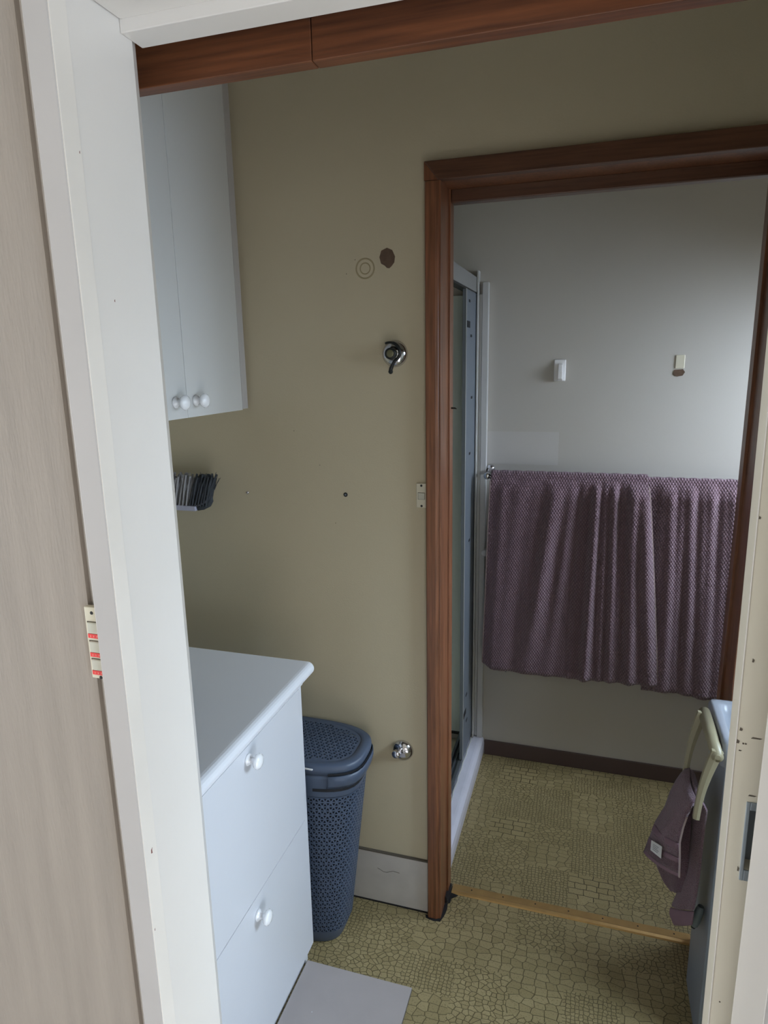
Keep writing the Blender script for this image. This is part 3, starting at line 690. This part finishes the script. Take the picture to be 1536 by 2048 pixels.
def gather(x, folds, v):
    y = 0
    for xt, xb, amp, w, v0 in folds:
        c = xt + (xb-xt)*v; y -= amp*math.exp(-((x-c)/w)**2)*min(1, (v/.06 if v < .06 else 1))*(1 if v > v0 else .3)
    return y
def bath_towel(name, label, x0, x1, xb0, xb1, zbot, folds, thick, lift, zb_fn, seed):
    rnd = random.Random(seed)
    t = thing(name, label, 'towel', ((x0+x1)/2, RY, zbot), None)
    NU, NV = 120, 60; rows = []
    rad = .0105 + lift
    # back drop, over the rail, front drop
    for q in range(8):
        z = RZ-.30*(1-q/8); rows.append([(x0+(x1-x0)*u/NU, RY+rad+.004, z) for u in range(NU+1)])
    for q in range(7):
        a = math.pi*q/6
        rows.append([(x0+(x1-x0)*u/NU, RY+rad*math.cos(a), RZ-.004+rad*math.sin(a)+.0025*abs(math.sin(u*.33+seed))*math.sin(a)) for u in range(NU+1)])
    for q in range(1, NV+1):
        v = q/NV; row = []
        for u in range(NU+1):
            f = u/NU; xa = x0+(xb0-x0)*v**.9; xb = x1+(xb1-x1)*v**.9; x = xa+(xb-xa)*f
            zz = RZ-.004 - v*(RZ-.004-zb_fn(f))
            y = RY-rad-.004 + gather(x, folds, v)*(1-.45*v**2) - .004*v*math.sin(x*38+seed) - .003*math.sin(x*90+3*v+seed)*(1-v)
            row.append((x, min(y, RY-rad-.002), zz))
        rows.append(row)
    o = obj('cloth', grid(rows), m_towel, t, smooth=True); solid(o, thick, 0)
    hem = []
    last = rows[-1]
    bm = tube([(p[0]+rnd.uniform(-.0005,.0005), p[1], p[2]+rnd.uniform(-.001,.001)) for p in last], .0028, 6)
    obj('hem', bm, m_hemline, t, smooth=True)
    return t, rows
fL = [(-.30,-.33,.012,.020,0),(-.235,-.29,.016,.028,0),(-.17,-.235,.010,.022,0),(-.10,-.205,.024,.030,0),(-.045,-.12,.012,.018,0),(-.01,-.04,.010,.014,0),(.031,.018,.034,.0145,0),(.060,.070,.020,.012,.0),(.089,.105,.034,.0145,0),(.120,.125,.014,.010,0),(.148,.175,.036,.022,0),(.183,.245,.042,.026,0)]
t1_, rows1 = bath_towel('bath_towel', 'mauve waffle bath towel hanging on the left, overlapping the other', -.345, .196, -.365, .276, .445, fL, .006, .0105, lambda f: .452-.010*math.sin(f*5)*f-.004*f+.02*max(0,.06-f)/.06, 1)
o = obj('side_hem', tube([tuple(Vector(r[0])+Vector((-.001,-.002,0))) for r in rows1[15:]], .0026, 6), m_hemline, t1_, smooth=True)
o = obj('side_hem', tube([tuple(Vector(r[-1])+Vector((.001,-.002,0))) for r in rows1[15:]], .0026, 6), m_hemline, t1_, smooth=True)
fR = [(.215,.235,.004,.018,0),(.245,.275,.008,.018,0),(.275,.30,.026,.020,0),(.305,.33,.012,.012,0),(.335,.37,.030,.022,0),(.37,.41,.016,.014,0),(.40,.43,.028,.020,0),(.435,.47,.018,.016,0),(.465,.50,.028,.020,0),(.50,.54,.018,.018,0),(.56,.60,.024,.022,0),(.62,.66,.02,.02,0)]
bath_towel('bath_towel', 'mauve waffle bath towel hanging on the right, partly behind the other', .182, .66, .222, .70, .43, fR, .006, .002, lambda f: .432+.004*math.sin(f*9), 4)

hk = thing('wall_hook', 'white plastic double wall hook on the far bathroom wall', 'hook', (-.120,2.535,1.589))
obj('base_plate', B(-.139, -.098, 2.528, 2.5355, 1.551, 1.628), m_ceramic, hk, bevel=.003)
obj('hook_arm', prism([(2.528,1.615),(2.512,1.608),(2.508,1.585),(2.510,1.560),(2.520,1.553),(2.528,1.556)], -.124, -.108, axis=0), m_ceramic, hk, bevel=.002)
ho = thing('hook_mount', 'beige adhesive hook mount with torn glue, right on the far wall', 'hook', (.278,2.535,1.60))
obj('mount', B(.266, .296, 2.5315, 2.5355, 1.590, 1.636), m_plate, ho, bevel=.002)
obj('glue_patch', prism([(1.586,.264),(1.588,.292),(1.578,.299),(1.566,.292),(1.563,.274),(1.570,.262)], 2.5325, 2.5352, axis=1), m_hole, ho)
kb = thing('wall_stop', 'round white knob on the wall left of the bath towels', 'knob', (-.378,2.535,.892))
obj('disc', lathe([(.017,0),(.017,.008),(.013,.014),(0,.016)], (-.376,2.520,.892), (0,-1,0), 24), m_ceramic, kb, smooth=True)
obj('stem', lathe([(.007,-.016),(.007,.001)], (-.376,2.520,.892), (0,-1,0), 12), m_ceramic, kb)
bk = thing('wall_bracket', 'small grey metal bracket on the wall under the left towel', 'bracket', (-.30,2.535,.40))
obj('plate', B(-.318, -.283, 2.530, 2.5355, .397, .412), m_alu_d, bk, bevel=.001); obj('lip', B(-.288, -.283, 2.522, 2.530, .390, .412), m_alu_d, bk)

# ------------------------------------------------------------------ shower
sh = thing('shower_enclosure', 'white-silled shower enclosure with grey aluminium frame left of the towels', 'shower', (-.80,2.15,0))
obj('sill', prism([(-.372,0),(-.369,.05),(-.372,.072),(-.382,.083),(-.392,.085),(-.425,.085),(-.475,.083),(-.475,0)], 1.770, 2.530, axis=2) if False else prism([(0,-.372),(.05,-.369),(.072,-.372),(.083,-.382),(.085,-.392),(.085,-.475),(0,-.475)], 1.770, 2.533, axis=1), m_hob, sh, bevel=.003)
obj('sealant', tube([(-.419+.002*math.sin(i*2.1), 1.78+.75*i/24, .0855+.001*math.sin(i*1.7)) for i in range(25)], .0035, 6), m_strip, sh)
obj('track', B((-.436,-.424,1.775,2.53,.085,.100), (-.470,-.460,1.775,2.53,.085,.104), (-.460,-.436,1.775,2.53,.085,.089), (-.450,-.446,1.775,2.53,.089,.101)), m_alu, sh, bevel=.001)
obj('tray', B((-1.285,-.475,1.775,2.53,.0,.052),), m_tray, sh, bevel=.004)
obj('liner', B((-1.285,-.432,2.515,2.533,.095,1.864), (-1.288,-1.275,1.775,2.515,.095,1.864)), m_acry, sh, bevel=.002)
obj('liner_seal', B(-1.28, -.470, 2.505, 2.516, .088, .096), m_black, sh)
hd = obj('head_rail', B(-.452, -.418, 1.775, 2.533, 1.870, 1.922), m_alu_d2, sh, bevel=.001)
obj('under_rail_strip', B(-.450, -.422, 1.775, 2.533, 1.8645, 1.8702), m_black, sh)  # black strip along the underside of the head rail
ps = obj('frame_post', B(-.432, -.4195, 2.300, 2.530, .105, 1.866), m_alu_d, sh, bevel=.0008)
obj('post_edge', B(-.4198, -.4185, 2.300, 2.304, .105, 1.866), m_strip, ps)
for y, z, s in ((2.345,1.752,.011),(2.335,.285,.011)):
    obj('latch_hole', B(-.4194, -.4185, y-s*2.6, y+s*2.6, z-s, z+s), m_dark, ps, bevel=.0003)
for y, z in ((2.40,1.715),(2.38,.235),(2.36,1.83),(2.42,1.50),(2.40,.97),(2.37,.35),(2.39,1.30)):
    obj('screw_hole', B(-.4194, -.4184, y-.013, y+.013, z-.0045, z+.0045), m_dark, ps, bevel=.0004)
obj('wall_channel', B((-.4165,-.411,2.495,2.533,.088,1.945), (-.411,-.4005,2.518,2.533,.088,1.865)), m_strip, sh, bevel=.0008)
ws_ = thing('cover_strip', 'white upright cover strip on the wall at the shower edge', 'strip', (-.378,2.535,.07))
obj('strip_face', B(-.3985, -.3765, 2.508, 2.5345, .0856, 1.905), m_strip, ws_, bevel=.0015)
